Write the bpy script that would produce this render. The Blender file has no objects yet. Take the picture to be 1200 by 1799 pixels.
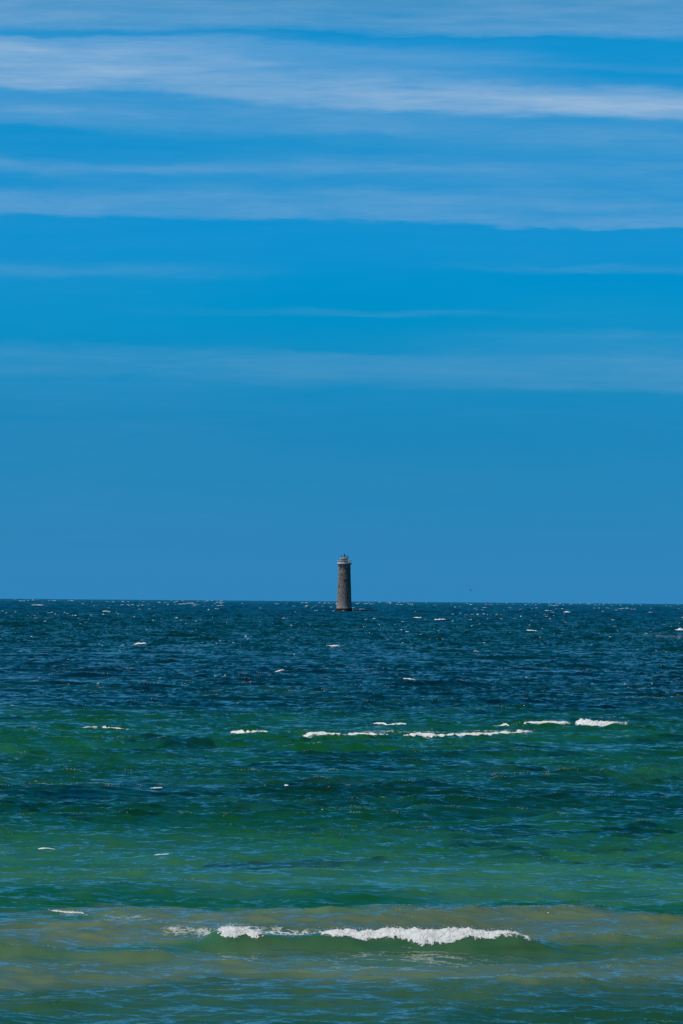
import bpy, bmesh, math, random
import numpy as np
from mathutils import Vector, Matrix

S = bpy.context.scene
COL = S.collection
R_ = math.radians

# ------------------------------------------------------------------ camera, sky, sun, exposure
CAM_H = 8.0                 # eye height above the sea, metres
EARTH = 7.43e6              # earth radius with refraction
FPX = 10000.0               # focal length in photo pixels (200 mm on a 36 mm frame)
PITCH, ROLL = R_(0.8185), R_(0.45)
DIP = math.sqrt(2 * CAM_H / EARTH)

cam = bpy.data.cameras.new("camera")
cam.sensor_fit = 'VERTICAL'; cam.sensor_height = 36.0; cam.lens = FPX / 1799 * 36
cam.clip_start = 1.0; cam.clip_end = 60000
cam_ob = bpy.data.objects.new("camera", cam); COL.objects.link(cam_ob)
CAM_M = Matrix.Translation((0, 0, CAM_H)) @ Matrix.Rotation(math.pi / 2 + PITCH, 4, 'X') @ Matrix.Rotation(ROLL, 4, 'Z')
cam_ob.matrix_world = CAM_M
S.camera = cam_ob

SUN_EL, SUN_AZ = R_(63), R_(15)          # azimuth turned from due left towards the viewer
sun_dir = Vector((-math.cos(SUN_AZ) * math.cos(SUN_EL), -math.sin(SUN_AZ) * math.cos(SUN_EL), math.sin(SUN_EL)))
sl = bpy.data.lights.new("sun", 'SUN'); sl.energy = 3.5; sl.angle = R_(0.53); sl.color = (1.0, 0.955, 0.89)
sun = bpy.data.objects.new("sun", sl); COL.objects.link(sun)
sun.rotation_euler = sun_dir.to_track_quat('Z', 'Y').to_euler()
sun.location = (-40, 100, 200)

S.view_settings.view_transform = 'Standard'; S.view_settings.look = 'None'
S.view_settings.exposure = 0.0; S.view_settings.gamma = 1.0
S.render.engine = 'CYCLES'
S.cycles.max_bounces = 6; S.cycles.glossy_bounces = 3; S.cycles.diffuse_bounces = 3
S.cycles.sample_clamp_indirect = 4.0


class NT:
    """small wrapper that keeps node building short"""
    def __init__(s, tree): s.t = tree; s.n = tree.nodes; s.l = tree.links
    def new(s, typ, **kw):
        nd = s.n.new(typ)
        for k, v in kw.items(): setattr(nd, k, v)
        return nd
    def put(s, sock, v):
        if isinstance(v, bpy.types.NodeSocket): s.l.new(v, sock)
        else: sock.default_value = v
    def math(s, op, a, b=None, c=None, clamp=False):
        nd = s.new('ShaderNodeMath', operation=op, use_clamp=clamp)
        s.put(nd.inputs[0], a)
        if b is not None: s.put(nd.inputs[1], b)
        if c is not None: s.put(nd.inputs[2], c)
        return nd.outputs[0]
    def vmath(s, op, a, b=None, sc=None):
        nd = s.new('ShaderNodeVectorMath', operation=op)
        s.put(nd.inputs[0], a)
        if b is not None: s.put(nd.inputs[1], b)
        if sc is not None: s.put(nd.inputs['Scale'], sc)
        return nd.outputs[0]
    def mix(s, f, a, b, blend='MIX'):
        nd = s.new('ShaderNodeMix', data_type='RGBA', blend_type=blend)
        s.put(nd.inputs[0], f); s.put(nd.inputs[6], a); s.put(nd.inputs[7], b)
        return nd.outputs[2]
    def ramp(s, fac, stops, interp='LINEAR'):
        nd = s.new('ShaderNodeValToRGB'); cr = nd.color_ramp; cr.interpolation = interp
        while len(cr.elements) < len(stops): cr.elements.new(1.0)
        for e, (p, c) in zip(cr.elements, sorted(stops, key=lambda q: q[0])):
            e.position = p
            e.color = (c, c, c, 1) if not isinstance(c, tuple) else (*c, 1)
        s.put(nd.inputs[0], fac)
        return nd.outputs[0]
    def noise(s, vec, scale, detail=4, rough=0.55, lac=2.0, out=0):
        nd = s.new('ShaderNodeTexNoise')
        s.put(nd.inputs['Vector'], vec); s.put(nd.inputs['Scale'], scale)
        s.put(nd.inputs['Detail'], detail); s.put(nd.inputs['Roughness'], rough); s.put(nd.inputs['Lacunarity'], lac)
        return nd.outputs[out]
    def xyz(s, x, y, z):
        nd = s.new('ShaderNodeCombineXYZ')
        s.put(nd.inputs[0], x); s.put(nd.inputs[1], y); s.put(nd.inputs[2], z)
        return nd.outputs[0]


def build_sky():
    w = bpy.data.worlds.new("World"); S.world = w; w.use_nodes = True
    w.node_tree.nodes.clear()
    T = NT(w.node_tree)
    d = T.new('ShaderNodeTexCoord').outputs['Generated']
    sep = T.new('ShaderNodeSeparateXYZ'); T.put(sep.inputs[0], d)
    az = T.math('ARCTAN2', sep.outputs[0], sep.outputs[1])          # 0 = due north (+y)
    el = T.math('ARCSINE', sep.outputs[2])
    A = T.math('MULTIPLY', az, 10.0)                                 # one unit = 0.1 rad
    E = T.math('MULTIPLY', el, 10.0)
    sky = T.new('ShaderNodeTexSky', sky_type='NISHITA', sun_disc=False, sun_elevation=SUN_EL, sun_rotation=R_(-105))
    sky.air_density = 0.3; sky.dust_density = 0.0; sky.ozone_density = 10.0; sky.altitude = 0
    # the band just over the horizon is flattened a little so that it does not whiten
    z2 = T.math('ADD', T.math('MULTIPLY', T.math('MAXIMUM', sep.outputs[2], 0.0), 0.93), SKY_LIFT)
    T.put(sky.inputs[0], T.vmath('NORMALIZE', T.xyz(sep.outputs[0], sep.outputs[1], z2)))
    tint = T.ramp(T.math('MULTIPLY', E, 1.0 / 1.2, clamp=True), SKY_TINT)
    base = T.mix(1.0, sky.outputs[0], tint, 'MULTIPLY')
    zen = T.new('ShaderNodeMapRange', clamp=True, interpolation_type='SMOOTHSTEP'); T.put(zen.inputs[0], el)
    zen.inputs[1].default_value = R_(32); zen.inputs[2].default_value = R_(65); zen.inputs[3].default_value = 1.0; zen.inputs[4].default_value = 0.45
    base = T.vmath('SCALE', base, sc=zen.outputs[0])
    # cirrus: horizontal sheets, densities by elevation for west, centre and east, torn by stretched noise
    v = T.xyz(A, E, 0.0)
    warp = T.noise(T.vmath('MULTIPLY', v, (1.6, 9.0, 1)), 1.0, 5, 0.55)
    warp2 = T.noise(T.vmath('MULTIPLY', T.vmath('ADD', v, (7.3, 0.06, 0)), (7.0, 34.0, 1)), 1.0, 4, 0.6)
    Ew = T.math('ADD', E, T.math('MULTIPLY', T.math('SUBTRACT', warp, 0.5), 0.034))
    Ew = T.math('ADD', Ew, T.math('MULTIPLY', T.math('SUBTRACT', warp2, 0.5), 0.030))
    # the thickest sheet is tilted a little against the horizon
    tilt = T.ramp(T.math('MULTIPLY', Ew, 0.9, clamp=True), [(.66, .004), (.74, .034), (.855, .034), (.885, .004)], 'EASE')
    Ew = T.math('ADD', Ew, T.math('MULTIPLY', A, tilt))
    t = T.math('SUBTRACT', 1.0423, Ew)
    t = T.math('DIVIDE', t, 1.1, clamp=True)
    prof = []
    for stops in CLOUDS:
        prof.append(T.ramp(t, [(max(0, p / 1100.0), a) for p, a in stops], 'EASE'))
    wl = T.new('ShaderNodeMapRange', interpolation_type='SMOOTHSTEP', clamp=True)
    Aw = T.math('ADD', A, T.math('MULTIPLY', T.math('SUBTRACT', warp, 0.5), 0.35))
    T.put(wl.inputs[0], Aw); wl.inputs[1].default_value = -0.5; wl.inputs[2].default_value = -0.02
    wr = T.new('ShaderNodeMapRange', interpolation_type='SMOOTHSTEP', clamp=True)
    T.put(wr.inputs[0], Aw); wr.inputs[1].default_value = 0.02; wr.inputs[2].default_value = 0.5
    a = T.mix(wl.outputs[0], prof[0], prof[1]); a = T.mix(wr.outputs[0], a, prof[2])
    # streaky texture inside the sheets, drawn out along the wind
    sv = T.xyz(T.math('ADD', A, T.math('MULTIPLY', E, 1.5)), T.math('ADD', E, T.math('MULTIPLY', A, 0.012)), 0.0)
    st = T.noise(T.vmath('MULTIPLY', sv, (3.0, 60.0, 1)), 1.0, 6, 0.6)
    st2 = T.noise(T.vmath('MULTIPLY', sv, (1.0, 14.0, 1)), 1.0, 4, 0.5)
    dv = T.xyz(T.math('ADD', A, T.math('MULTIPLY', E, 2.2)), T.math('SUBTRACT', E, T.math('MULTIPLY', A, 0.05)), 3.0)
    st3 = T.noise(T.vmath('ADD', T.vmath('MULTIPLY', dv, (4.0, 46.0, 1)), T.vmath('SCALE', T.noise(T.vmath('MULTIPLY', v, (3.0, 18.0, 1)), 1.0, 3, 0.5, out=1), sc=2.2)), 1.0, 7, 0.62)
    tex = T.math('ADD', T.math('MULTIPLY', st, 0.9), T.math('MULTIPLY', st2, 1.0))
    tex = T.math('ADD', tex, T.math('MULTIPLY', st3, 1.3))
    tex = T.math('SUBTRACT', tex, 0.75)
    brk = T.noise(T.vmath('ADD', T.vmath('MULTIPLY', sv, (2.2, 11.0, 1)), (4.0, 9.0, 2.0)), 1.0, 4, 0.6)
    tex = T.math('MULTIPLY', tex, T.math('ADD', T.math('MULTIPLY', brk, 1.7), 0.15))
    al = T.math('MULTIPLY', T.math('MULTIPLY', a, 1.12), tex, clamp=True)
    # the sheets lie low in the north; higher up only thin threads of them are left
    hi = T.new('ShaderNodeMapRange', interpolation_type='SMOOTHSTEP', clamp=True); T.put(hi.inputs[0], E)
    hi.inputs[1].default_value = 1.05; hi.inputs[2].default_value = 1.5; hi.inputs[3].default_value = 1.0; hi.inputs[4].default_value = 0.0
    al = T.math('MULTIPLY', al, hi.outputs[0])
    col = T.mix(al, base, CLOUD_COL)
    bg = T.new('ShaderNodeBackground'); T.put(bg.inputs[0], col); bg.inputs[1].default_value = SKY_STRENGTH
    out = T.new('ShaderNodeOutputWorld'); T.l.new(bg.outputs[0], out.inputs[0])


SKY_STRENGTH = 0.1
SKY_LIFT = 0.026
SKY_TINT = [(0.0019, (0.154, 0.608, 0.701)), (0.0769, (0.148, 0.673, 0.73)), (0.1602, (0.107, 0.756, 0.769)), (0.2502, (0.044, 0.833, 0.834)), (0.4019, (0.0, 1.165, 1.083)), (0.5102, (0.0, 1.295, 1.273)), (0.6603, (0.002, 1.45, 1.37)), (0.8003, (0.004, 1.63, 1.54)), (1.0, (0.04, 1.30, 1.04))]
CLOUD_COL = (3.25, 4.95, 7.0, 1)
# (photo height of the layer, density) for the west, the centre and the east of the view
CLOUDS = [
    [(0, .28), (45, .34), (58, .28), (62, .10), (72, .08), (84, .34), (118, .58), (150, .66), (174, .58), (192, .16), (200, .12), (222, .20), (242, .12), (252, .03), (284, .03), (300, .22), (314, .07), (330, .06), (362, .26), (382, .24), (391, .03), (460, .02), (482, .09), (498, .02), (600, .01), (622, .11), (655, .10), (680, .04), (1100, 0)],
    [(0, .22), (48, .30), (58, .20), (64, .02), (74, .06), (90, .24), (118, .22), (132, .36), (160, .60), (177, .56), (195, .14), (206, .16), (230, .18), (248, .08), (262, .06), (278, .10), (294, .20), (312, .07), (345, .20), (374, .26), (386, .22), (393, .02), (540, .00), (552, .05), (562, .0), (612, .01), (632, .12), (662, .11), (690, .02), (1100, 0)],
    [(0, .26), (45, .30), (58, .24), (64, .02), (88, .03), (100, .09), (110, .02), (124, .06), (146, .40), (166, .60), (179, .56), (196, .12), (225, .20), (262, .16), (296, .18), (318, .14), (345, .20), (380, .28), (390, .24), (396, .02), (458, .02), (468, .06), (478, .0), (568, .02), (586, .10), (608, .08), (636, .14), (670, .12), (692, .02), (1100, 0)],
]
build_sky()


# ------------------------------------------------------------------ helpers
def fbm(x, y, seed=0, octaves=4, gain=0.5):
    """value noise, roughly -1..1"""
    def h(ix, iy, s):
        n = (ix.astype(np.int64) * 374761393 + iy.astype(np.int64) * 668265263 + s * 974634777) & 0xFFFFFFFF
        n = ((n ^ (n >> 13)) * 1274126177) & 0xFFFFFFFF
        n = n ^ (n >> 16)
        return (n & 0xFFFF) / 32767.5 - 1.0
    x = np.asarray(x, float); y = np.asarray(y, float)
    out = np.zeros(np.broadcast(x, y).shape); amp = 1.0; tot = 0.0
    for o in range(octaves):
        ix = np.floor(x); iy = np.floor(y)
        fx = x - ix; fy = y - iy
        fx = fx * fx * fx * (fx * (fx * 6 - 15) + 10); fy = fy * fy * fy * (fy * (fy * 6 - 15) + 10)
        s = seed * 31 + o
        a = h(ix, iy, s); b = h(ix + 1, iy, s); c = h(ix, iy + 1, s); d = h(ix + 1, iy + 1, s)
        out += amp * ((a * (1 - fx) + b * fx) * (1 - fy) + (c * (1 - fx) + d * fx) * fy)
        tot += amp; amp *= gain; x = x * 2.03 + 17.1; y = y * 2.03 - 9.7
    return out / tot * 1.5


def sstep(a, b, x):
    t = np.clip((x - a) / (b - a), 0, 1)
    return t * t * (3 - 2 * t)


def link_mesh(name, verts, quads=None, mat=None, parent=None, smooth=True, tris=None):
    me = bpy.data.meshes.new(name)
    verts = np.asarray(verts, np.float32)
    me.vertices.add(len(verts)); me.vertices.foreach_set("co", verts.ravel())
    loops = []; starts = []; n0 = 0
    for f in (quads, tris):
        if f is not None and len(f):
            f = np.asarray(f, np.int32); k = f.shape[1]
            loops.append(f.ravel()); starts.append(n0 + np.arange(len(f), dtype=np.int32) * k); n0 += f.size
    loops = np.concatenate(loops); starts = np.concatenate(starts)
    me.loops.add(len(loops)); me.loops.foreach_set("vertex_index", loops)
    me.polygons.add(len(starts)); me.polygons.foreach_set("loop_start", starts)
    if smooth: me.polygons.foreach_set("use_smooth", np.ones(len(starts), bool))
    me.update(calc_edges=True)
    if mat: me.materials.append(mat)
    o = bpy.data.objects.new(name, me); COL.objects.link(o)
    if parent: o.parent = parent
    return o


def tag(o, label=None, cat=None, group=None, kind=None):
    for k, v in (('label', label), ('category', cat), ('group', group), ('kind', kind)):
        if v: o[k] = v
    return o


def empty(name, loc):
    o = bpy.data.objects.new(name, None); COL.objects.link(o); o.location = loc
    o.empty_display_size = 0.5
    return o


def pix_ray(px, py):
    d = CAM_M.to_3x3() @ Vector(((px - 600) / FPX, (899.5 - py) / FPX, -1.0))
    return d.normalized()


def sea_point(px, py):
    """where the sight line through a photo pixel meets the mean sea"""
    d = pix_ray(px, py); hz = math.hypot(d.x, d.y); s = d.z / hz
    # CAM_H + s*D + D^2/(2R) = 0
    q = s * s - 2 * CAM_H / EARTH
    D = EARTH * (-s - math.sqrt(max(q, 0)))
    return d.x / hz * D, d.y / hz * D


def sea_base(x, y): return -(x * x + y * y) / (2 * EARTH)


def depth_q(D): return FPX * (CAM_H / D + D / (2 * EARTH) - DIP)     # photo pixels below the horizon


# ------------------------------------------------------------------ waves
class Tile:
    def __init__(s, L, N, lmin, lmax, lp, slope, wdir, spread, seed, rot):
        rng = np.random.default_rng(seed)
        k1 = np.fft.fftfreq(N, L / N) * 2 * math.pi
        kx, ky = np.meshgrid(k1, k1)
        k = np.hypot(kx, ky); k[0, 0] = 1
        th = np.arctan2(ky, kx) - wdir
        kp = 2 * math.pi / lp
        P = k ** -4.3 * np.exp(-1.0 * (kp / k) ** 2)
        P *= np.where(np.cos(th) > 0, np.abs(np.cos(th)) ** spread, 0.04 * np.abs(np.cos(th)) ** spread) + 0.02
        P *= sstep(2 * math.pi / lmax * .8, 2 * math.pi / lmax * 1.1, k) * (1 - sstep(2 * math.pi / lmin * .9, 2 * math.pi / lmin * 1.2, k))
        P[0, 0] = 0
        H = np.sqrt(P) * (rng.standard_normal((N, N)) + 1j * rng.standard_normal((N, N)))
        sl = math.sqrt(np.fft.ifft2(1j * kx * H).real.var() + np.fft.ifft2(1j * ky * H).real.var())
        H *= slope / sl
        s.f = np.stack([np.fft.ifft2(H).real, np.fft.ifft2(1j * kx / k * H).real, np.fft.ifft2(1j * ky / k * H).real], -1).astype(np.float32)
        s.L, s.N = L, N; s.c, s.s = math.cos(rot), math.sin(rot)

    def get(s, x, y):
        u = (s.c * x + s.s * y) * (s.N / s.L); v = (-s.s * x + s.c * y) * (s.N / s.L)
        iu = np.floor(u); iv = np.floor(v)
        fu = (u - iu)[..., None].astype(np.float32); fv = (v - iv)[..., None].astype(np.float32)
        iu = iu.astype(np.int64) % s.N; iv = iv.astype(np.int64) % s.N
        ju = (iu + 1) % s.N; jv = (iv + 1) % s.N
        r = (s.f[iv, iu] * (1 - fu) + s.f[iv, ju] * fu) * (1 - fv) + (s.f[jv, iu] * (1 - fu) + s.f[jv, ju] * fu) * fv
        dx = s.c * r[..., 1] - s.s * r[..., 2]; dy = s.s * r[..., 1] + s.c * r[..., 2]
        return r[..., 0], dx, dy


TOWARD = -math.pi / 2
CHOP = (0.95, 0.85, 0.4)
TILES = [
    Tile(311.0, 1024, 3.6, 40.0, 12.0, 0.115, TOWARD + R_(14), 5, 3, R_(9)),
    Tile(61.0, 1024, 0.36, 5.0, 1.9, 0.190, TOWARD + R_(-8), 2.2, 5, R_(-17)),
    Tile(13.7, 512, 0.10, 0.5, 0.5, 0.060, TOWARD + R_(22), 1.5, 8, R_(31)),
]

# (left px, right px, y at left px, y at right px, ridge height m, front width m, back width m)
RIDGES = [
    (345, 965, 1662, 1667, 0.34, 0.55, 1.5),
    (-60, 330, 1676, 1688, 0.20, 0.50, 1.4),
    (985, 1280, 1656, 1664, 0.19, 0.6, 1.5),
    (515, 700, 1298, 1295, 0.19, 0.9, 2.2),
    (700, 960, 1298, 1292, 0.20, 0.9, 2.2),
    (890, 1120, 1281, 1280, 0.30, 0.9, 2.2),
    (380, 500, 1293, 1293, 0.22, 0.9, 2.0),
    (120, 260, 1283, 1284, 0.12, 0.9, 2.0),
    (640, 730, 1277, 1279, 0.16, 0.9, 2.0),
]
RW = []
for (xl, xr, yl, yr, a, wf, wb) in RIDGES:
    p, q = sea_point(xl, yl), sea_point(xr, yr)
    RW.append((p[0], p[1], q[0], q[1], a, wf, wb))


def ridge_height(x, y):
    out = np.zeros(np.broadcast(x, y).shape)
    for i, (x0, y0, x1, y1, a, wf, wb) in enumerate(RW):
        if np.max(y) < min(y0, y1) - 8 or np.min(y) > max(y0, y1) + 12: continue
        t = (x - x0) / (x1 - x0)
        win = sstep(-0.06, 0.12, t) * (1 - sstep(0.86, 1.06, t))
        vc = y0 + (y1 - y0) * t + 0.35 * fbm(x * 0.45, x * 0 + i, 40 + i, 3) * min(1.0, wf)
        amp = a * (0.85 + 0.25 * fbm(x * 0.7, x * 0 + 3.3 * i, 60 + i, 2))
        s = y - vc
        prof = np.where(s < 0, np.exp(-(s / wf) ** 2), np.exp(-(s / wb) ** 2))
        out += amp * win * prof - 0.25 * amp * win * np.exp(-((s + 2.2 * wf) / (1.2 * wf)) ** 2)
    return out


def sea_surface(u, v, ridges=True):
    """displaced sea: arrays of x, y, z for undisplaced world positions u, v, and how sharp the crest is"""
    D = np.hypot(u, v)
    amp = 0.50 + 0.22 * sstep(140, 300, D) + 0.75 * sstep(400, 1600, D)
    if ridges:
        rh = ridge_height(u, v); amp = amp * (1 - 0.9 * sstep(0.01, 0.10, np.abs(rh)))
    h = np.zeros(D.shape); dx = np.zeros(D.shape); dy = np.zeros(D.shape); cr = np.zeros(D.shape)
    gust = np.clip(1.0 + 0.65 * fbm(u / 7.0, v / 16.0, 11, 4) + .5 * fbm(u / 45.0, v / 110.0, 12, 4), .45, 1.7) * (0.66 + .34 * sstep(110, 260, D) + 1.5 * sstep(420, 1300, D))
    for i, T in enumerate(TILES):
        if i == 0: w = amp
        elif i == 1: w = gust * (1 - sstep(1500, 4000, D))
        else: w = gust * (1 - sstep(250, 700, D))
        a, b, c = T.get(u, v)
        if i == 1: cr = (1 - sstep(500, 850, D)) * sstep(.03, .085, w * a) * sstep(.0, .6, fbm(u / .5, v / 1.5, 15, 3) + .25)
        h += w * a; w = w * CHOP[i]; dx += w * b; dy += w * c
    if ridges: h = h + rh
    sea_surface.crest = cr
    return u + dx, v + dy, h + sea_base(u, v), h


# ------------------------------------------------------------------ water
Q_STOPS = np.array([
    # px below horizon, linear albedo of the water body (depth, weed and sand under it)
    (0, .002, .022, .066), (14, .001, .012, .050), (22, .001, .022, .034), (45, .001, .028, .024), (80, .001, .022, .020),
    (130, .001, .010, .016), (185, .001, .022, .020), (212, .005, .072, .026), (255, .006, .082, .024), (300, .004, .054, .022),
    (335, .002, .030, .022), (385, .004, .064, .024), (430, .013, .105, .044), (490, .034, .142, .070), (520, .006, .088, .026),
    (540, .007, .080, .022), (552, .082, .128, .056), (572, .125, .170, .084), (592, .100, .152, .082), (610, .032, .112, .048), (635, .080, .150, .074),
    (665, .125, .182, .096), (690, .044, .110, .052), (740, .016, .080, .036), (800, .012, .07, .032)])


def water_albedo(x, y):
    D = np.hypot(x, y)
    q = depth_q(D) - x / np.maximum(D, 1) * FPX * 0.004
    n1 = fbm(x / 9.0, y / 15.0, 21, 4); n2 = fbm(x / 2.6, y / 7.0, 22, 4); n3 = fbm(x / 60.0, y / 120.0, 23, 4)
    far = sstep(250, 500, D)
    qq = q + (n1 * 24 + n2 * 21) * (1 - far) * np.clip(q / 500, .3, 1) + far * (n3 * 0.10 * q + n1 * 0.05 * q)
    c = np.stack([np.interp(qq, Q_STOPS[:, 0], Q_STOPS[:, i]) for i in (1, 2, 3)], -1)
    # weed beds and drifting cloud of sand: broad, soft patches
    w = sstep(0.05, 0.75, n3 * .5 + n1 * 0.6) * 0.45
    c = c * (1 - w[..., None] * np.array([.5, .42, .22]))
    # dark weed and clean sand on the bottom between the two bars, seen as irregular streaks
    wz = sstep(95, 160, D) * (1 - sstep(420, 640, D))
    p = fbm(x / 8.5 + .4 * n1, y / 8.0 + .5 * n2, 27, 5, .66)
    wd = sstep(.05, .65, p) * wz * sstep(-25, 5, 540 - q)
    c = c * (1 - wd[..., None] * np.array([.55, .56, .25]))
    sn = sstep(.10, .7, fbm(x / 7.0, y / 7.5, 29, 5, .66)) * wz
    c = c + sn[..., None] * np.array([.006, .036, .026])
    return c


def water_lace(x, y):
    """where old foam still floats in thin streaks"""
    D = np.hypot(x, y)
    out = np.zeros(D.shape)
    for (px0, px1, py0, py1, s, d) in LACE:
        (xa, ya), (xb, yb) = sea_point(px0, py0), sea_point(px1, py1)
        t = (x - xa) / (xb - xa)
        vc = ya + (yb - ya) * t
        out = np.maximum(out, s * sstep(-0.15, 0.25, t) * (1 - sstep(0.75, 1.15, t)) * np.exp(-((y - vc) / d) ** 2))
    return out


LACE = [(250, 640, 1634, 1643, .66, 1.5), (385, 610, 1632, 1635, .85, 1.1), (560, 860, 1640, 1645, .6, 1.6), (40, 330, 1600, 1622, .42, 2.2),
        (230, 520, 1622, 1630, .35, 2.5), (600, 800, 1288, 1286, .55, 8), (780, 960, 1288, 1290, .5, 8), (900, 1060, 1272, 1276, .45, 8),
        (1040, 1200, 1646, 1652, .3, 1.5), (1110, 1280, 1119, 1123, .47, 70), (0, 260, 1690, 1720, .3, 2.5), (940, 1160, 1690, 1705, .3, 2.5)]


def make_water_material():
    m = bpy.data.materials.new("sea_water"); m.use_nodes = True
    T = NT(m.node_tree); T.n.clear()
    geo = T.new('ShaderNodeNewGeometry'); P = geo.outputs['Position']
    col = T.new('ShaderNodeAttribute', attribute_name='body')
    lace = T.new('ShaderNodeAttribute', attribute_name='lace')
    # wind ripples, too fine for the mesh, as a tilt of the surface
    a = T.noise(T.vmath('MULTIPLY', P, (13.0, 17.0, 13.0)), 1.0, 3, 0.6, out=1)
    b = T.noise(T.vmath('MULTIPLY', P, (1.1, 1.6, 1.0)), 1.0, 3, 0.6, out=1)
    off = T.vmath('ADD', T.vmath('SCALE', T.vmath('SUBTRACT', a, (0.5, 0.5, 0.5)), sc=RIPPLE_FINE),
                  T.vmath('SCALE', T.vmath('SUBTRACT', b, (0.5, 0.5, 0.5)), sc=RIPPLE_BROAD))
    # crests are crinkled by tiny capillary waves steep enough to catch the sun
    crest = T.new('ShaderNodeAttribute', attribute_name='crest')
    cn = T.noise(T.vmath('MULTIPLY', P, (24.0, 18.0, 24.0)), 1.0, 2, 0.6, out=1)
    off = T.vmath('ADD', off, T.vmath('SCALE', T.vmath('SUBTRACT', cn, (0.5, 0.5, 0.5)), sc=T.math('MULTIPLY', crest.outputs['Fac'], CREST_RIPPLE)))
    off = T.vmath('MULTIPLY', off, (0.9, 1.2, 0.0))
    N = T.vmath('NORMALIZE', T.vmath('ADD', geo.outputs['Normal'], off))
    sep = T.new('ShaderNodeSeparateXYZ'); T.put(sep.inputs[0], P)
    mr = T.new('ShaderNodeMapRange', clamp=True); T.put(mr.inputs[0], sep.outputs[1])
    mr.inputs[1].default_value = 150; mr.inputs[2].default_value = 2500; mr.inputs[3].default_value = 0.075; mr.inputs[4].default_value = 0.38
    body = T.new('ShaderNodeBsdfDiffuse'); T.put(body.inputs[0], col.outputs['Color']); T.put(body.inputs['Normal'], N)
    gl = T.new('ShaderNodeBsdfGlossy', distribution='BECKMANN'); T.put(gl.inputs['Roughness'], mr.outputs[0]); T.put(gl.inputs['Normal'], N)
    fr = T.new('ShaderNodeFresnel'); fr.inputs[0].default_value = 1.333; T.put(fr.inputs['Normal'], N)
    bs = T.new('ShaderNodeMixShader'); T.put(bs.inputs[0], fr.outputs[0]); T.l.new(body.outputs[0], bs.inputs[1]); T.l.new(gl.outputs[0], bs.inputs[2])
    # lacy foam: network of thin streaks
    pv = T.vmath('MULTIPLY', P, (1.7, 0.9, 1.0))
    wv = T.vmath('ADD', pv, T.vmath('SCALE', T.noise(pv, 1.6, 3, 0.5, out=1), sc=0.7))
    n1 = T.noise(wv, 2.2, 6, 0.65)
    rid = T.math('SUBTRACT', 1.0, T.math('MULTIPLY', T.math('ABSOLUTE', T.math('SUBTRACT', n1, 0.5)), 9.0))
    n2 = T.noise(pv, 0.8, 4, 0.6)
    f = T.math('ADD', T.math('MULTIPLY', rid, 0.55), T.math('MULTIPLY', n2, 0.9))
    f = T.math('ADD', f, T.math('SUBTRACT', lace.outputs['Fac'], 1.25))
    ms = T.new('ShaderNodeMapRange', clamp=True, interpolation_type='SMOOTHSTEP'); T.put(ms.inputs[0], f)
    ms.inputs[1].default_value = 0.0; ms.inputs[2].default_value = 0.45; ms.inputs[4].default_value = 0.75
    fac = T.math('MULTIPLY', ms.outputs[0], T.math('GREATER_THAN', lace.outputs['Fac'], 0.02))
    df = T.new('ShaderNodeBsdfDiffuse'); df.inputs[0].default_value = (.74, .78, .80, 1)
    mx = T.new('ShaderNodeMixShader'); T.put(mx.inputs[0], fac); T.l.new(bs.outputs[0], mx.inputs[1]); T.l.new(df.outputs[0], mx.inputs[2])
    out = T.new('ShaderNodeOutputMaterial'); T.l.new(mx.outputs[0], out.inputs[0])
    return m


CREST_RIPPLE = 5.0
RIPPLE_FINE, RIPPLE_BROAD = 0.17, 0.07


def build_water():
    rows = []; d = 84.0
    while d < 14000:
        rows.append(d)
        d += d * (0.00075 + 0.0006 * min(1, max(0, (d - 150) / 500)) + 0.002 * min(1, max(0, (d - 5000) / 4000)))
    near = [2, 30, 55, 68, 76, 80, 82.5]
    far = [15500, 19000, 26000]
    rows = np.array(near + rows + far)
    core = np.linspace(-0.072, 0.072, 820)
    side = 0.072 + (np.linspace(0, 1, 46)[1:] ** 2.2) * 1.6
    tx = np.concatenate([-side[::-1], core, side])
    # the fan opens from a little behind the shore so that the near strip stays wide
    V, TX = np.meshgrid(rows, tx, indexing='ij')
    U = TX * (V + 6.0)
    X, Y, Z, Hh = sea_surface(U, V)
    Cr = sea_surface.crest
    C = water_albedo(U, V); Lc = water_lace(U, V)
    nr, nc = V.shape
    idx = np.arange(nr * nc, dtype=np.int32).reshape(nr, nc)
    q = np.stack([idx[:-1, :-1], idx[:-1, 1:], idx[1:, 1:], idx[1:, :-1]], -1).reshape(-1, 4)
    o = link_mesh("water", np.stack([X, Y, Z], -1).reshape(-1, 3), q, make_water_material())
    me = o.data
    ca = me.attributes.new('body', 'FLOAT_COLOR', 'POINT')
    ca.data.foreach_set("color", np.concatenate([C.reshape(-1, 3), np.ones((nr * nc, 1))], 1).astype(np.float32).ravel())
    la = me.attributes.new('lace', 'FLOAT', 'POINT')
    la.data.foreach_set("value", Lc.astype(np.float32).ravel())
    xa = me.attributes.new('crest', 'FLOAT', 'POINT')
    xa.data.foreach_set("value", Cr.astype(np.float32).ravel())
    tag(o, kind='structure')
    print("water", nr, nc)
    return o


build_water()


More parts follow.
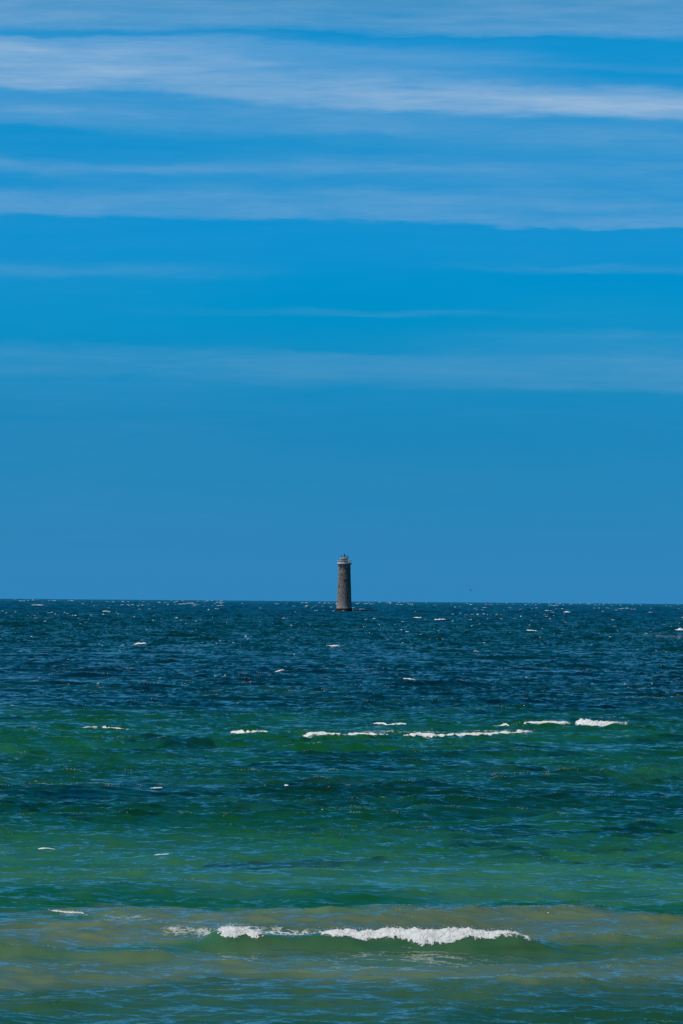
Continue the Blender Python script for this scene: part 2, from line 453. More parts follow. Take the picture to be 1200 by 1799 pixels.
# ------------------------------------------------------------------ foam
def foam_material():
    m = bpy.data.materials.new("sea_foam"); m.use_nodes = True
    T = NT(m.node_tree); bs = T.n['Principled BSDF']; out = T.n['Material Output']
    P = T.new('ShaderNodeNewGeometry').outputs['Position']
    n = T.noise(P, 9.0, 5, 0.65)
    T.put(bs.inputs['Base Color'], T.ramp(n, [(0.32, (.62, .67, .70)), (0.62, (.86, .87, .88))]))
    bs.inputs['Roughness'].default_value = 0.8
    bp = T.new('ShaderNodeBump'); bp.inputs['Strength'].default_value = 1.0; bp.inputs['Distance'].default_value = 0.04
    T.put(bp.inputs['Height'], T.noise(P, 26.0, 5, 0.75)); T.put(bs.inputs['Normal'], bp.outputs[0])
    cov = T.new('ShaderNodeAttribute', attribute_name='cover').outputs['Fac']
    holes = T.noise(T.vmath('MULTIPLY', P, (1.0, .7, 1.0)), 14.0, 5, 0.7)
    f = T.math('ADD', cov, T.math('MULTIPLY', T.math('SUBTRACT', holes, 0.55), 1.1))
    mr = T.new('ShaderNodeMapRange', clamp=True, interpolation_type='SMOOTHSTEP'); T.put(mr.inputs[0], f)
    mr.inputs[1].default_value = -0.02; mr.inputs[2].default_value = 0.20
    tr = T.new('ShaderNodeBsdfTransparent'); mx = T.new('ShaderNodeMixShader')
    T.put(mx.inputs[0], mr.outputs[0]); T.l.new(tr.outputs[0], mx.inputs[1]); T.l.new(bs.outputs[0], mx.inputs[2])
    T.l.new(mx.outputs[0], out.inputs[0])
    return m


def link_foam(name, v4, quads=None, parent=None, tris=None):
    o = link_mesh(name, v4[:, :3], quads, FOAM, parent, tris=tris)
    a = o.data.attributes.new('cover', 'FLOAT', 'POINT'); a.data.foreach_set("value", np.ascontiguousarray(v4[:, 3], np.float32))
    return o


FOAM = foam_material()


def crest_line(u, v0, reach, win):
    """the ridge of the wave along a row of positions, smoothed"""
    vv = v0[:, None] + np.linspace(-reach, reach, 41)[None]
    _, _, _, h = sea_surface(u[:, None] * np.ones((1, 41)), vv)
    c = vv[np.arange(len(u)), np.argmax(h - .02 * np.abs(np.linspace(-1, 1, 41))[None], 1)]
    k = max(3, int(len(u) * win) | 1); pad = k // 2
    return np.convolve(np.pad(c, pad, mode='edge'), np.hanning(k + 2)[1:-1] / np.hanning(k + 2)[1:-1].sum(), 'valid')


def foam_sheet(u0, v0, u1, v1, front, back, thick, seed, nu, nv, rag=0.5, profile=None, gap=0.0, lump=None, snap=0.0):
    """broken water lying along a crest from (u0,v0) to (u1,v1): a roll from behind the crest down its front"""
    t = np.linspace(0, 1, nu); s = np.linspace(-1, 1, nv)
    TT, SS = np.meshgrid(t, s, indexing='ij')
    L = math.hypot(u1 - u0, v1 - v0)
    env = profile(TT) if profile else np.sqrt(np.clip(4 * TT * (1 - TT), 0, 1))
    lump = lump or max(front * .35, 0.03)
    ul = u0 + (u1 - u0) * t; vl = v0 + (v1 - v0) * t
    if snap: vl = crest_line(ul, vl, snap, .30)
    X0 = ul[:, None] * np.ones_like(SS)
    toe = 1 + 0.16 * fbm(TT * L / (lump * 1.3) + seed, TT * 0 + .5, seed, 4, .7)
    S2 = np.where(SS < 0, SS * front * toe, SS * back) * (0.3 + 0.7 * env)
    V0 = vl[:, None] + S2
    x, y, z, _ = sea_surface(X0, V0)
    n = fbm(X0 / lump, V0 / lump * .8, seed + 1, 3, .5)
    n2 = fbm(X0 / (lump * .34), V0 / (lump * .30), seed + 2, 4, .68)
    mask = env * (1 - np.abs(SS) ** 3) + rag * (0.45 * n + 0.45 * n2) - 0.22 - gap
    roll = np.where(SS < 0, np.clip(1 + SS, 0, 1) ** .8, np.clip(1 - SS ** 2.4, 0, 1) ** .5)
    th = thick * env * roll * (0.80 + 0.28 * n + 0.28 * n2)
    th = th * sstep(-.12, .25, mask)
    z = z + np.maximum(th, 0.006)
    y = y - np.where(SS < 0.2, th * 0.30, 0)
    idx = np.arange(nu * nv).reshape(nu, nv)
    low = -0.12
    keep = (mask[:-1, :-1] > low) & (mask[1:, :-1] > low) & (mask[1:, 1:] > low) & (mask[:-1, 1:] > low)
    q = np.stack([idx[:-1, :-1], idx[1:, :-1], idx[1:, 1:], idx[:-1, 1:]], -1)[keep]
    return np.stack([x, y, z, mask], -1).reshape(-1, 4), q.reshape(-1, 4)


def compact(v, q):
    used = np.unique(q); m = np.full(len(v), -1, np.int64); m[used] = np.arange(len(used))
    return v[used], m[q]


OCT_V = np.array([(1, 0, 0), (-1, 0, 0), (0, 1, 0), (0, -1, 0), (0, 0, 1), (0, 0, -1)], float)
OCT_F = np.array([(0, 2, 4), (2, 1, 4), (1, 3, 4), (3, 0, 4), (2, 0, 5), (1, 2, 5), (3, 1, 5), (0, 3, 5)])


def drops(pts, sizes, squash=0.8):
    n = len(pts)
    v = pts[:, None, :] + OCT_V[None] * sizes[:, None, None] * np.array([1.0, 1.0, squash])
    f = OCT_F[None] + (np.arange(n) * 6)[:, None, None]
    return np.concatenate([v.reshape(-1, 3), np.ones((n * 6, 1))], 1), f.reshape(-1, 3)


BREAKERS = [
    # label, number of drops, segments: (xl, xr, yl, yr, front m, back m, thick, rag, taper)
    ("largest white breaker in the foreground, a long roll of foam tapering to its right end", 60,
     [(542, 940, 1664, 1667, .62, .34, .12, .46, 'long'), (378, 466, 1662, 1663, .52, .28, .09, .7, 'even')]),
    ("long white breaker left of centre in the middle row, foam thick at its left end", 14,
     [(518, 620, 1298, 1296, .60, .5, .07, .34, 'left'), (565, 690, 1297, 1294, .45, .4, .05, .45, 'even')]),
    ("white breaker of the middle row rising to the right, widest of its row", 18,
     [(760, 940, 1297, 1291, .75, .6, .09, .36, 'even'), (705, 790, 1298, 1297, .6, .9, .08, .75, 'even')]),
    ("bright white breaker furthest right, with a thin foam crest trailing to its left", 16,
     [(1006, 1108, 1281, 1280, 1.3, .6, .27, .30, 'left'), (908, 1005, 1280, 1281, .35, .3, .08, .6, 'even')]),
    ("short white breaker left of the long middle row, standing alone on green water", 8,
     [(402, 472, 1293, 1293, 1.0, .5, .13, .34, 'even')]),
    ("thin ragged foam crest furthest left of the middle row of breakers", 6,
     [(138, 228, 1283, 1284, .30, .35, .04, .9, 'even')]),
    ("small white crest just above the gap between the two middle breakers", 4,
     [(655, 712, 1278, 1279, .5, .3, .09, .5, 'even')]),
    ("short thin foam crest beyond and left of the rightmost breaker", 2,
     [(868, 904, 1278, 1279, .4, .3, .07, .55, 'even')]),
    ("small foam crest on the sandy shallows at left, behind the largest breaker", 8,
     [(84, 152, 1600, 1604, .16, .25, .03, 1.0, 'even')]),
    ("thin broken foam line below the rightmost breaker, on green water", 3,
     [(950, 1000, 1294, 1296, .4, .3, .05, .9, 'even')]),
]

TAPER = {
    'long': lambda t: np.clip(sstep(0, .12, t) * (0.55 + .45 * sstep(0, .3, t)) * (1 - 0.55 * sstep(.55, .95, t)) * (1 - sstep(.96, 1.0, t)), 0, 1),
    'left': lambda t: np.clip(sstep(0, .16, t) * (1 - 0.7 * sstep(.35, .9, t)) * (1 - sstep(.9, 1.0, t)), 0, 1),
    'even': lambda t: np.sqrt(np.clip(4 * t * (1 - t), 0, 1)),
}


def crest_snap(u, v, reach, steps=25):
    """the crest of the nearest wave along the line of sight"""
    vv = v[:, None] + np.linspace(-reach, reach, steps)[None] * np.ones_like(v)[:, None]
    uu = u[:, None] * np.ones((1, steps))
    _, _, _, h = sea_surface(uu, vv)
    k = np.argmax(h, 1)
    return vv[np.arange(len(v)), k], h[np.arange(len(v)), k]


def build_breakers():
    rng = np.random.default_rng(77)
    for bi, (label, nd, segs) in enumerate(BREAKERS):
        vs, qs, n0, pts, szs = [], [], 0, [], []
        c = sea_point((segs[0][0] + segs[0][1]) / 2, (segs[0][2] + segs[0][3]) / 2)
        org = np.array([c[0], c[1], float(sea_base(c[0], c[1])), 0.0])
        for si, (xl, xr, yl, yr, fr, bk, th, rag, tp) in enumerate(segs):
            p, q = sea_point(xl, yl), sea_point(xr, yr)
            L = math.hypot(q[0] - p[0], q[1] - p[1]); D = p[1]
            res = max(0.010, D / FPX * 0.8)
            nu = int(min(900, max(24, L / res))); nv = int(min(70, max(14, (fr + bk) / (res * 2.0))))
            v, f = foam_sheet(p[0], p[1], q[0], q[1], fr, bk, th, 100 + bi * 7 + si, nu, nv, rag, TAPER[tp], lump=max(.10, fr * .28), snap=(0.7 if D < 200 else 1.6))
            if not len(f): continue
            v, f = compact(v, f)
            vs.append(v - org); qs.append(f + n0); n0 += len(v)
            k = int(nd * (9 if D < 200 else 3) * (1 if si == 0 else .4))
            pick = v[rng.integers(0, len(v), k), :3]
            pts.append(pick - org[:3] + np.stack([rng.normal(0, .06, k), rng.normal(0, .08, k), np.abs(rng.normal(0, th * .35, k)) + .01], 1))
            szs.append(rng.uniform(.4, 1.3, k) * D / FPX * 0.75)
        root = empty('breaking_wave', tuple(org[:3])); tag(root, label, "breaking wave", "white breakers rolling over the shallows")
        link_foam("foam_roll", np.concatenate(vs), np.concatenate(qs), root)
        v, f = drops(np.concatenate(pts), np.concatenate(szs))
        sp = link_foam("spray", v, None, root, tris=f); sp['kind'] = 'stuff'


build_breakers()

WHITECAPS = [
    # px left, px right, y, height m, label
    (232, 258, 1135, .45, "isolated whitecap in two touching pieces on dark blue water, left of the lighthouse"),
    (990, 1004, 1077, .9, "tall bright whitecap close under the horizon, right of the lighthouse"),
    (940, 973, 1074, .5, "two thin white streaks close under the horizon beside the tall bright whitecap"),
    (722, 746, 1087, .5, "long bright whitecap just right of and nearer than the lighthouse reef"),
    (762, 786, 1091, .45, "thin slanting whitecap right of the long bright one near the reef"),
    (51, 80, 1064, .6, "long whitecap near the horizon at far left"),
    (180, 198, 1077, .5, "short bright whitecap of a pair, left of the lighthouse"),
    (926, 947, 1110, .4, "slanting whitecap on dark water, right part of the middle distance"),
    (1185, 1200, 1109, .5, "whitecap cut by the right edge, beyond the turquoise foam patch"),
    (125, 141, 1083, .5, "small whitecap at left above the isolated pair"),
    (573, 600, 1138, .3, "faint whitecap below the lighthouse in the middle distance"),
    (833, 848, 1151, .3, "small low whitecap right of centre, nearest of the far whitecaps"),
    (707, 732, 1197, .22, "thin foam crest on dark water above the middle row of breakers"),
    (480, 500, 1182, .22, "faint small foam crest on dark water, left of centre"),
    (499, 508, 1386, .14, "tiny upright splash of foam on green water below the middle row of breakers"),
    (262, 286, 1394, .10, "faint fleck of foam on dark blue water, below the middle row of breakers at left"),
    (270, 300, 1499, .08, "faint broken foam crest on light green water at left"),
    (66, 98, 1494, .08, "faint broken foam crest at the left edge of the light green water"),
]


def whitecap_parts(u, v, L, hgt, seed, D, slant=0.0, fat=.75):
    res = max(D / FPX * 0.9, 0.02)
    nu = int(min(80, max(7, L / res))); nv = int(min(26, max(6, hgt * 3 / res)))
    return foam_sheet(u - L / 2, v - slant * L / 2, u + L / 2, v + slant * L / 2, hgt * 1.6, hgt * .8, hgt * fat, seed, nu, nv, rag=.5, lump=max(L * .14, .1))


def build_whitecaps():
    rng = np.random.default_rng(5)
    for i, (xl, xr, y, hgt, label) in enumerate(WHITECAPS):
        a, b = sea_point(xl, y), sea_point(xr, y)
        u, v = (a[0] + b[0]) / 2, (a[1] + b[1]) / 2; D = math.hypot(u, v); L = abs(b[0] - a[0])
        vv, _ = crest_snap(np.array([u]), np.array([v]), min(8, D * .012))
        vt, f = whitecap_parts(u, float(vv[0]), L, hgt * .8, 300 + i, D, fat=.75 if D > 600 else .4)
        if not len(f): print("no whitecap", i); continue
        vt, f = compact(vt, f)
        org = np.array([u, float(vv[0]), float(sea_base(u, v)), 0.0])
        o = link_foam("whitecap", vt - org, f); o.location = org[:3]
        tag(o, label, "whitecap", "whitecaps on the open sea")
    # the countless small ones
    vs, qs, n0 = [], [], 0
    for (qa, qb, n, smin, smax) in [(.4, 4, 120, 4, 10), (4, 12, 150, 4, 11), (12, 40, 160, 4, 11), (40, 85, 110, 3, 9), (85, 190, 60, 3, 8)]:
        n *= 3
        qq = rng.uniform(qa, qb, n); ax = rng.uniform(-0.072, 0.072, n)
        hh = qq / FPX + DIP
        Dd = EARTH * (hh - np.sqrt(np.maximum(hh ** 2 - 2 * CAM_H / EARTH, 0)))
        u = ax * Dd; v = Dd * 1.0
        grp = np.argsort(-(fbm(u / (Dd * .013), np.log(Dd) * 9, 71, 3) + rng.uniform(-.5, .5, n)))[:n // 3]
        u, v, Dd = u[grp], v[grp], Dd[grp]
        v2, h = crest_snap(u, v, 9.0)
        for k in range(len(u)):
            D = float(Dd[k]); px = smin + (smax - smin) * rng.random() ** 2.2
            L = px * D / FPX; hg = max(.07, min(.5, rng.uniform(.45, 1.0) * D / FPX, L * .3))
            vt, f = whitecap_parts(float(u[k]), float(v2[k]), L, hg, 600 + n0 % 9973 + k, D, rng.normal(0, .15), .75 if D > 700 else .3)
            if len(f):
                vt, f = compact(vt, f); vs.append(vt); qs.append(f + n0); n0 += len(vt)
    o = link_foam("whitecap_flecks", np.concatenate(vs), np.concatenate(qs))
    tag(o, "scattered small white foam flecks all over the windy sea out to the horizon", "foam", kind="stuff")
    # foam specks and sun glints, both modelled as white drops along nearer crests
    P, Z = [], []
    for (d0, d1, n, wid) in [(100, 150, 130, .3), (150, 260, 170, .4), (260, 620, 190, .7)]:
        Dd = rng.uniform(d0, d1, n * 6); u = rng.uniform(-.07, .07, n * 6) * Dd
        v, h = crest_snap(u, Dd, 2.0, 41)
        keep = np.argsort(-h)[:n]
        for k in keep:
            m = rng.integers(3, 14); D = Dd[k]
            uu = u[k] + rng.normal(0, wid * .35, m)
            vv, _ = crest_snap(uu, np.full(m, v[k]), .5, 15)
            x, y, z, _ = sea_surface(uu, vv - rng.uniform(-.05, .35, m))
            P.append(np.stack([x, y, z + .004], 1)); Z.append(rng.uniform(.3, 1.0, m) * D / FPX * .75)
    vt, f = drops(np.concatenate(P), np.concatenate(Z), .6)
    o = link_foam("foam_glint_specks", vt, None, tris=f)
    tag(o, "tiny white foam specks and modelled sun glints along the small crests of the near water", "foam", kind="stuff")


build_whitecaps()


# ------------------------------------------------------------------ lighthouse
def simple_mat(name, col, rough=.7, metal=0.0, var=0.15, scale=3.0):
    m = bpy.data.materials.new(name); m.use_nodes = True
    T = NT(m.node_tree); bs = T.n['Principled BSDF']
    P = T.new('ShaderNodeTexCoord').outputs['Object']
    n = T.noise(P, scale, 5, .6)
    a = tuple(c * (1 - var) for c in col); b = tuple(min(1, c * (1 + var)) for c in col)
    T.put(bs.inputs['Base Color'], T.ramp(n, [(.3, a), (.7, b)]))
    bs.inputs['Roughness'].default_value = rough; bs.inputs['Metallic'].default_value = metal
    return m


def stone_material():
    m = bpy.data.materials.new("lighthouse_granite"); m.use_nodes = True
    T = NT(m.node_tree); bs = T.n['Principled BSDF']
    P = T.new('ShaderNodeTexCoord').outputs['Object']
    sep = T.new('ShaderNodeSeparateXYZ'); T.put(sep.inputs[0], P)
    ang = T.math('MULTIPLY', T.math('ARCTAN2', sep.outputs[1], sep.outputs[0]), 3.0)
    uv = T.xyz(ang, sep.outputs[2], 0.0)
    br = T.new('ShaderNodeTexBrick'); T.put(br.inputs['Vector'], uv)
    br.inputs['Scale'].default_value = 1.0; br.inputs['Brick Width'].default_value = 1.1; br.inputs['Row Height'].default_value = 0.48
    br.inputs['Mortar Size'].default_value = 0.03; br.inputs['Bias'].default_value = 0.0
    br.inputs['Color1'].default_value = (.31, .285, .27, 1); br.inputs['Color2'].default_value = (.18, .168, .16, 1); br.inputs['Mortar'].default_value = (.17, .15, .14, 1)
    n = T.noise(P, 0.9, 5, .65)
    c = T.mix(T.ramp(n, [(.35, 0.0), (.65, 1.0)]), br.outputs[0], (.27, .258, .25, 1))
    # bleached, salt-whitened stone low down and dark lichen blots high up
    low = T.new('ShaderNodeMapRange', clamp=True, interpolation_type='SMOOTHSTEP'); T.put(low.inputs[0], T.math('ADD', sep.outputs[2], T.math('MULTIPLY', n, 3.0)))
    low.inputs[1].default_value = 6.5; low.inputs[2].default_value = 3.2
    c = T.mix(T.math('MULTIPLY', low.outputs[0], .7), c, (.40, .395, .395, 1))
    blot = T.ramp(T.noise(P, 1.35, 3, .7), [(.47, 0.0), (.56, 1.0)])
    hi = T.new('ShaderNodeMapRange', clamp=True); T.put(hi.inputs[0], sep.outputs[2])
    hi.inputs[1].default_value = 4.0; hi.inputs[2].default_value = 15.0; hi.inputs[3].default_value = .35; hi.inputs[4].default_value = .85
    c = T.mix(T.math('MULTIPLY', blot, hi.outputs[0]), c, (.085, .075, .07, 1))
    rust = T.ramp(T.noise(T.vmath('MULTIPLY', P, (1, 1, .2)), 1.1, 3, .6), [(.55, 0.0), (.7, 1.0)])
    c = T.mix(T.math('MULTIPLY', rust, .35), c, (.24, .17, .12, 1))
    weed = T.new('ShaderNodeMapRange', clamp=True, interpolation_type='SMOOTHSTEP'); T.put(weed.inputs[0], T.math('ADD', sep.outputs[2], T.math('MULTIPLY', n, .9)))
    weed.inputs[1].default_value = 2.3; weed.inputs[2].default_value = 1.7
    c = T.mix(weed.outputs[0], c, (.016, .015, .014, 1))
    T.put(bs.inputs['Base Color'], c); bs.inputs['Roughness'].default_value = .9; bs.inputs['Specular IOR Level'].default_value = .15
    bp = T.new('ShaderNodeBump'); bp.inputs['Strength'].default_value = .6; bp.inputs['Distance'].default_value = .06
    T.put(bp.inputs['Height'], T.math('ADD', br.outputs[1], T.math('MULTIPLY', n, -1.2))); T.put(bs.inputs['Normal'], bp.outputs[0])
    return m


def lathe(name, prof, mat, parent, seg=64, loc=(0, 0, 0), smooth=True, wob=0.0):
    th = np.linspace(0, 2 * math.pi, seg, endpoint=False)
    prof = np.array(prof, float); n = len(prof)
    r = prof[:, 0][:, None] * np.ones(seg)[None]
    if wob: r = r * (1 + wob * np.random.default_rng(1).standard_normal((n, seg)) * (prof[:, 0][:, None] > .2))
    v = np.stack([r * np.cos(th), r * np.sin(th), prof[:, 1][:, None] * np.ones(seg)[None]], -1).reshape(-1, 3)
    idx = np.arange(n * seg).reshape(n, seg); nx = np.roll(idx, -1, 1)
    q = np.stack([idx[:-1], nx[:-1], nx[1:], idx[1:]], -1).reshape(-1, 4)
    o = link_mesh(name, v, q, mat, parent, smooth); o.location = loc
    if smooth:
        for p in (o.data,): p.set_sharp_from_angle(angle=R_(35))
    return o


def from_bm(name, bm, mat, parent, smooth=False):
    me = bpy.data.meshes.new(name); bmesh.ops.recalc_face_normals(bm, faces=bm.faces); bm.to_mesh(me); bm.free(); me.materials.append(mat)
    if smooth:
        for p in me.polygons: p.use_smooth = True
    o = bpy.data.objects.new(name, me); COL.objects.link(o)
    if parent: o.parent = parent
    return o


def bm_bar(bm, a, b, r, seg=8):
    a, b = Vector(a), Vector(b); d = b - a
    m = Matrix.Translation((a + b) / 2) @ d.to_track_quat('Z', 'Y').to_matrix().to_4x4()
    bmesh.ops.create_cone(bm, cap_ends=True, segments=seg, radius1=r, radius2=r, depth=d.length, matrix=m)


def bm_box(bm, c, s, rot=0.0):
    m = Matrix.Rotation(rot, 4, 'Z') @ Matrix.Translation(c) @ Matrix.Diagonal((*s, 1))
    bmesh.ops.create_cube(bm, size=1.0, matrix=m)


def build_lighthouse():
    x, y = sea_point(604.5, 1074.6)
    D = math.hypot(x, y); k = D / FPX                                  # metres per photo pixel at the tower
    base = (x, y, float(sea_base(x, y)))
    L = empty("lighthouse", base)
    tag(L, "old grey stone lighthouse with white edged gallery standing on a dark reef in the sea", "lighthouse")
    stone = stone_material()
    white = simple_mat("gallery_white_paint", (.62, .61, .58), .6, 0, .12, 2.0)
    dark = simple_mat("weathered_iron", (.035, .035, .04), .5, .3, .3, 4)
    pale = simple_mat("lantern_stone", (.15, .145, .14), .8, 0, .2, 2.5)
    glass = simple_mat("window_dark", (.012, .014, .018), .25, 0, .2, 1)
    s = k * 13.0 / 13.84 / 13.0                                          # scale of the close study: metres per study pixel
    r = lambda px: px * s
    z = lambda py: (1590 - py) * s
    # tapering shaft with a flared foot
    prof = [(r(222), -2.5), (r(214), z(1585)), (r(206), z(1560)), (r(197), z(1530)), (r(190), z(1500)), (r(185), z(1460)), (r(181), z(1400))]
    for i in range(1, 25):
        t = i / 24; prof.append((r(181 - 35 * t ** .85), z(1400 - (1400 - 452) * t)))
    lathe("tower_shaft", prof, stone, L, 72, wob=.003)
    lathe("cornice", [(r(144), z(453)), (r(154), z(452)), (r(156), z(444)), (r(164), z(438)), (r(164), z(432)), (r(140), z(431))], pale, L)
    gal = lathe("gallery", [(r(140), z(432)), (r(174), z(431)), (r(177), z(428)), (r(177), z(402)), (r(174), z(399)), (r(60), z(398))], white, L)
    # corbels under the gallery
    def ring_copies(first, n, parent, place):
        for i in range(n):
            o = first if i == 0 else first.copy()
            if i: COL.objects.link(o); o.parent = parent
            place(o, 2 * math.pi * (i + .3) / n)
    bm = bmesh.new(); bm_box(bm, (0, 0, 0), (r(20), r(9), r(16)))
    def put_corbel(o, a): o.location = (r(160) * math.cos(a), r(160) * math.sin(a), z(441)); o.rotation_euler.z = a
    ring_copies(from_bm("corbel", bm, pale, L), 24, L, put_corbel)
    # gallery parapet: white rails on posts
    def rail_ring(nm, R, zz, rad, mat, par, seg=48):
        a = np.linspace(0, 2 * math.pi, seg, endpoint=False); b = np.linspace(0, 2 * math.pi, 6, endpoint=False)
        AA, BB = np.meshgrid(a, b, indexing='ij')
        v = np.stack([(R + rad * np.cos(BB)) * np.cos(AA), (R + rad * np.cos(BB)) * np.sin(AA), zz + rad * np.sin(BB)], -1).reshape(-1, 3)
        ix = np.arange(seg * 6).reshape(seg, 6); i2 = np.roll(ix, -1, 0)
        q = np.stack([ix, i2, np.roll(i2, -1, 1), np.roll(ix, -1, 1)], -1).reshape(-1, 4)
        return link_mesh(nm, v, q, mat, par)
    rail = rail_ring("railing", r(171), z(344), .09, white, L)
    rail_ring("rail", r(171), z(360), .04, dark, rail); rail_ring("rail", r(171), z(378), .04, dark, rail)
    bm = bmesh.new(); bm_bar(bm, (0, 0, 0), (0, 0, r(64)), .08)
    def put_post(o, a): o.location = (r(171) * math.cos(a), r(171) * math.sin(a), z(398))
    ring_copies(from_bm("railing_post", bm, white, rail), 14, rail, put_post)
    # lantern room
    lathe("lantern_room", [(r(84), z(398)), (r(84), z(392)), (r(80), z(390)), (r(80), z(322)), (r(82), z(318)), (r(82), z(303)), (r(40), z(302))], simple_mat("lantern_wall", (.17, .165, .16), .8, 0, .25, 2.5), L, 48)
    for a in (-2.3, -1.75, -1.2, -.6, .2, 1.2, 2.4, 3.3):
        bm = bmesh.new(); bm_box(bm, (r(79), 0, z(356)), (r(5), r(32), r(46)), a)
        win = from_bm("lantern_window", bm, glass, L)
        bm = bmesh.new(); bm_box(bm, (r(78.2), 0, z(356)), (r(5), r(38), r(52)), a)
        from_bm("frame", bm, white, win)
    # upper deck with its own rail, pedestal, beacon, solar panels and aerials
    lathe("upper_deck", [(r(60), z(302)), (r(100), z(300)), (r(106), z(297)), (r(106), z(286)), (r(102), z(283)), (r(20), z(282))], white, L, 48)
    up = rail_ring("upper_railing", r(100), z(254), .05, dark, L, 36); rail_ring("rail", r(100), z(266), .04, dark, up, 36)
    bm = bmesh.new(); bm_bar(bm, (0, 0, 0), (0, 0, r(27)), .05)
    def put_up(o, a): o.location = (r(100) * math.cos(a), r(100) * math.sin(a), z(279))
    ring_copies(from_bm("railing_post", bm, dark, up), 10, up, put_up)
    lathe("beacon_pedestal", [(r(26), z(278)), (r(26), z(270)), (r(20), z(266)), (r(19), z(226)), (r(24), z(222)), (r(24), z(216)), (r(5), z(215))], pale, L, 24)
    lathe("beacon_lamp", [(r(16), z(216)), (r(17), z(210)), (r(17), z(200)), (r(13), z(192)), (r(4), z(188)), (r(2), z(172)), (0.001, z(171))], dark, L, 24)
    for (px, h, w) in ((-72, 236, 22), (66, 232, 26)):
        bm = bmesh.new(); bm_bar(bm, (r(px), -r(18), z(279)), (r(px), -r(18), z(h)), .05)
        mst = from_bm("mast", bm, dark, L)
        bm = bmesh.new()
        m = Matrix.Translation((r(px), -r(18), z(h))) @ Matrix.Rotation(R_(35), 4, 'X') @ Matrix.Diagonal((r(w), r(22), .07, 1))
        bmesh.ops.create_cube(bm, size=1, matrix=m)
        from_bm("solar_panel", bm, glass, mst)
    bm = bmesh.new(); bm_bar(bm, (r(86), 0, z(279)), (r(86), 0, z(224)), .05); bm_bar(bm, (r(78), 0, z(238)), (r(94), 0, z(238)), .04); from_bm("aerial", bm, dark, L)
    bm = bmesh.new(); bm_bar(bm, (-r(141), -r(60), z(398)), (-r(141), -r(60), z(322)), .06); bm_box(bm, (-r(141), -r(60), z(328)), (.42, .42, .5)); from_bm("fog_signal", bm, dark, L)
    # window openings in the shaft
    def rad_at(py): return np.interp(1400 - py, [0, 948], [181, 146])
    for (px, py, w, h) in ((388, 524, 26, 34), (476, 812, 22, 34), (352, 972, 20, 30), (590, 700, 20, 34), (560, 1250, 22, 36)):
        R = rad_at(py); off = px - 480 - (py - 900) * -0.004
        a = math.asin(max(-1, min(1, off / R))) - math.pi / 2
        bm = bmesh.new(); bm_box(bm, (r(R - 4), 0, z(py)), (r(14), r(w), r(h)), a)
        win = from_bm("window", bm, glass, L)
        bm = bmesh.new()
        bm_box(bm, (r(R), 0, z(py - h / 2 - 4)), (r(12), r(w + 14), r(7)), a); from_bm("lintel", bm, stone, win)
        bm = bmesh.new(); bm_box(bm, (r(R + 1), 0, z(py + h / 2 + 3)), (r(14), r(w + 18), r(6)), a); from_bm("sill", bm, stone, win)
    return L, base, k


LIGHT, LBASE, LK = build_lighthouse()


# ------------------------------------------------------------------ reef rocks
def rock_mat():
    m = simple_mat("wet_reef_rock", (.011, .010, .010), .85, 0, .4, 1.2)
    m.node_tree.nodes['Principled BSDF'].inputs['Specular IOR Level'].default_value = 0.1
    return m


ROCK = rock_mat()


def build_rock(px, py, wpx, hgt, dep, seed, label):
    x, y = sea_point(px, py)
    w = wpx * LK / 2
    n = 40; mth = np.linspace(0, 2 * math.pi, n, endpoint=False); ph = np.linspace(0, 1, 12)
    PH, TH = np.meshgrid(ph, mth, indexing='ij')
    rr = np.cos(PH * math.pi / 2) ** .7
    nz = fbm(np.cos(TH) * 2 + seed, np.sin(TH) * 2 + PH * 3, seed, 4)
    X = np.cos(TH) * rr * w * (1 + .22 * nz); Y = np.sin(TH) * rr * dep * (1 + .22 * nz)
    Z = hgt * np.sin(PH * math.pi / 2) * (.75 + .45 * fbm(X * .5 + seed, Y * .5, seed + 3, 4)) - .35 * (1 - PH)
    v = np.stack([X, Y, Z], -1).reshape(-1, 3)
    idx = np.arange(12 * n).reshape(12, n); nx = np.roll(idx, -1, 1)
    q = np.stack([idx[:-1], nx[:-1], nx[1:], idx[1:]], -1).reshape(-1, 4)
    o = link_mesh("rock", v, q, ROCK, smooth=True); o.location = (x, y, float(sea_base(x, y)))
    o.data.set_sharp_from_angle(angle=R_(30))
    tag(o, label, "rock")


build_rock(631, 1074.6, 36, 1.15, 2.6, 3, "long low dark wet rock ledge at the right foot of the lighthouse")
build_rock(652, 1075.4, 26, .85, 2.0, 9, "lower dark rock just breaking the surface at the right end of the reef")
build_rock(593, 1075.4, 14, .9, 1.5, 5, "small dark rock at the left foot of the lighthouse")


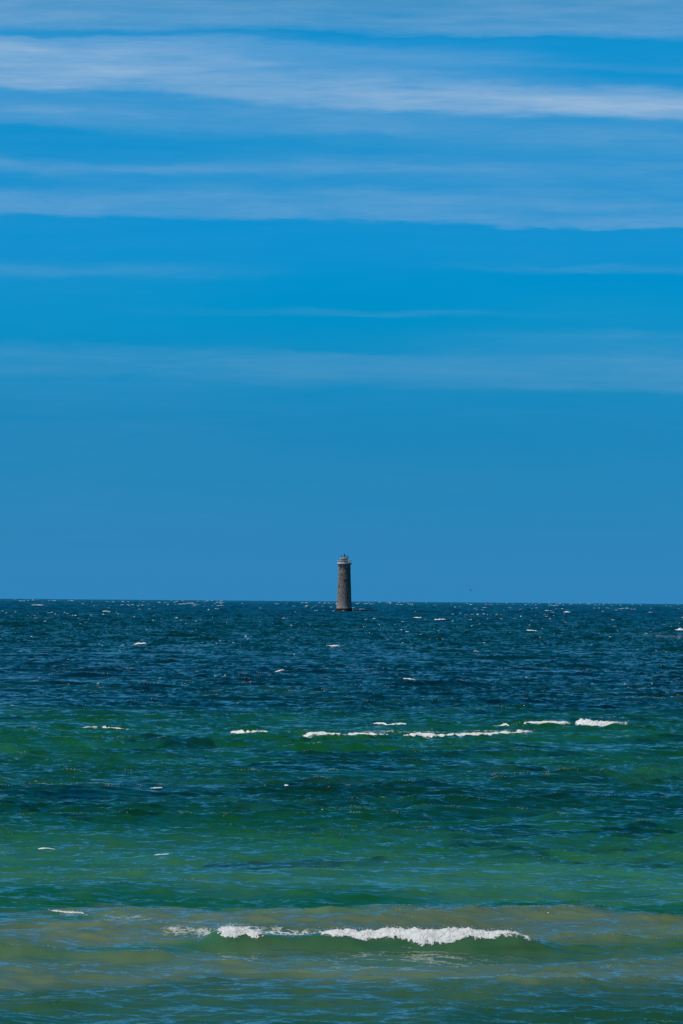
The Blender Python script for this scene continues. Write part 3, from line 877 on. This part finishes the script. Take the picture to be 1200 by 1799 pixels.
def reef_foam():
    a = sea_point(631, 1073.4); b = sea_point(640, 1073.4)
    v, f = foam_sheet(a[0], a[1] - 3.6, b[0], b[1] - 3.6, .9, .5, .55, 901, 24, 10, rag=.6, lump=.5)
    v[:, 2] += .35
    c = sea_point(584, 1075.8); e = sea_point(589, 1075.8)
    v2, f2 = foam_sheet(c[0], c[1], e[0], e[1], .7, .5, .5, 911, 14, 9, rag=.5, lump=.4)
    for nm, vv, ff, lab in (("surf_foam", v, f, "dull foam washing over the dark rock ledge beside the lighthouse"),
                            ("surf_foam", v2, f2, "small white splash at the left foot of the lighthouse")):
        if not len(ff): continue
        vv, ff = compact(vv, ff); org = vv.mean(0); org[3] = 0
        o = link_foam(nm, vv - org, ff); o.location = org[:3]
        tag(o, lab, "foam")


reef_foam()


# ------------------------------------------------------------------ bird
def build_bird():
    d = pix_ray(827, 1037); dist = 1500.0
    loc = Vector((0, 0, CAM_H)) + d * dist
    B = empty("seabird", loc); tag(B, "tiny dark seabird flying low over the horizon, right of the lighthouse", "bird")
    m = simple_mat("dark_plumage", (.03, .03, .035), .7, 0, .2, 8)
    # body: one continuous lathe along x with head, beak and tail
    prof = [(-.30, .004, 0), (-.24, .045, 0), (-.15, .07, 0), (0, .10, -.005), (.12, .095, 0), (.2, .06, .01), (.25, .05, .02), (.30, .055, .025), (.35, .04, .022), (.37, .018, .018), (.43, .004, .01)]
    sg = 14; th = np.linspace(0, 2 * math.pi, sg, endpoint=False)
    v = np.array([[(p[0], p[1] * math.cos(t) * (1.6 if p[0] < -.2 else 1), p[1] * math.sin(t) * (.35 if p[0] < -.2 else 1) + p[2]) for t in th] for p in prof]).reshape(-1, 3)
    idx = np.arange(len(prof) * sg).reshape(len(prof), sg); nx = np.roll(idx, -1, 1)
    q = np.stack([idx[:-1], nx[:-1], nx[1:], idx[1:]], -1).reshape(-1, 4)
    link_mesh("body", v, q, m, B)
    for sgn in (-1, 1):
        st = [(.05, .0, .13, .13), (.25, .16, .10, .12), (.45, .24, .03, .10), (.62, .24, -.08, .07), (.74, .20, -.18, .015)]
        vv = []
        for (yy, zz, xx, ch) in st:
            for (cx, cz) in ((.5, 0), (.15, .02), (-.5, .0), (-.9, -.005), (.0, -.012)):
                vv.append((xx + cx * ch * 1.3, sgn * yy, zz + cz))
        idx = np.arange(len(vv)).reshape(len(st), 5); nx = np.roll(idx, -1, 1)
        q = np.stack([idx[:-1], nx[:-1], nx[1:], idx[1:]], -1).reshape(-1, 4)
        link_mesh("wing", vv, q, m, B)
    B.rotation_euler = (R_(38), 0, R_(65))


build_bird()
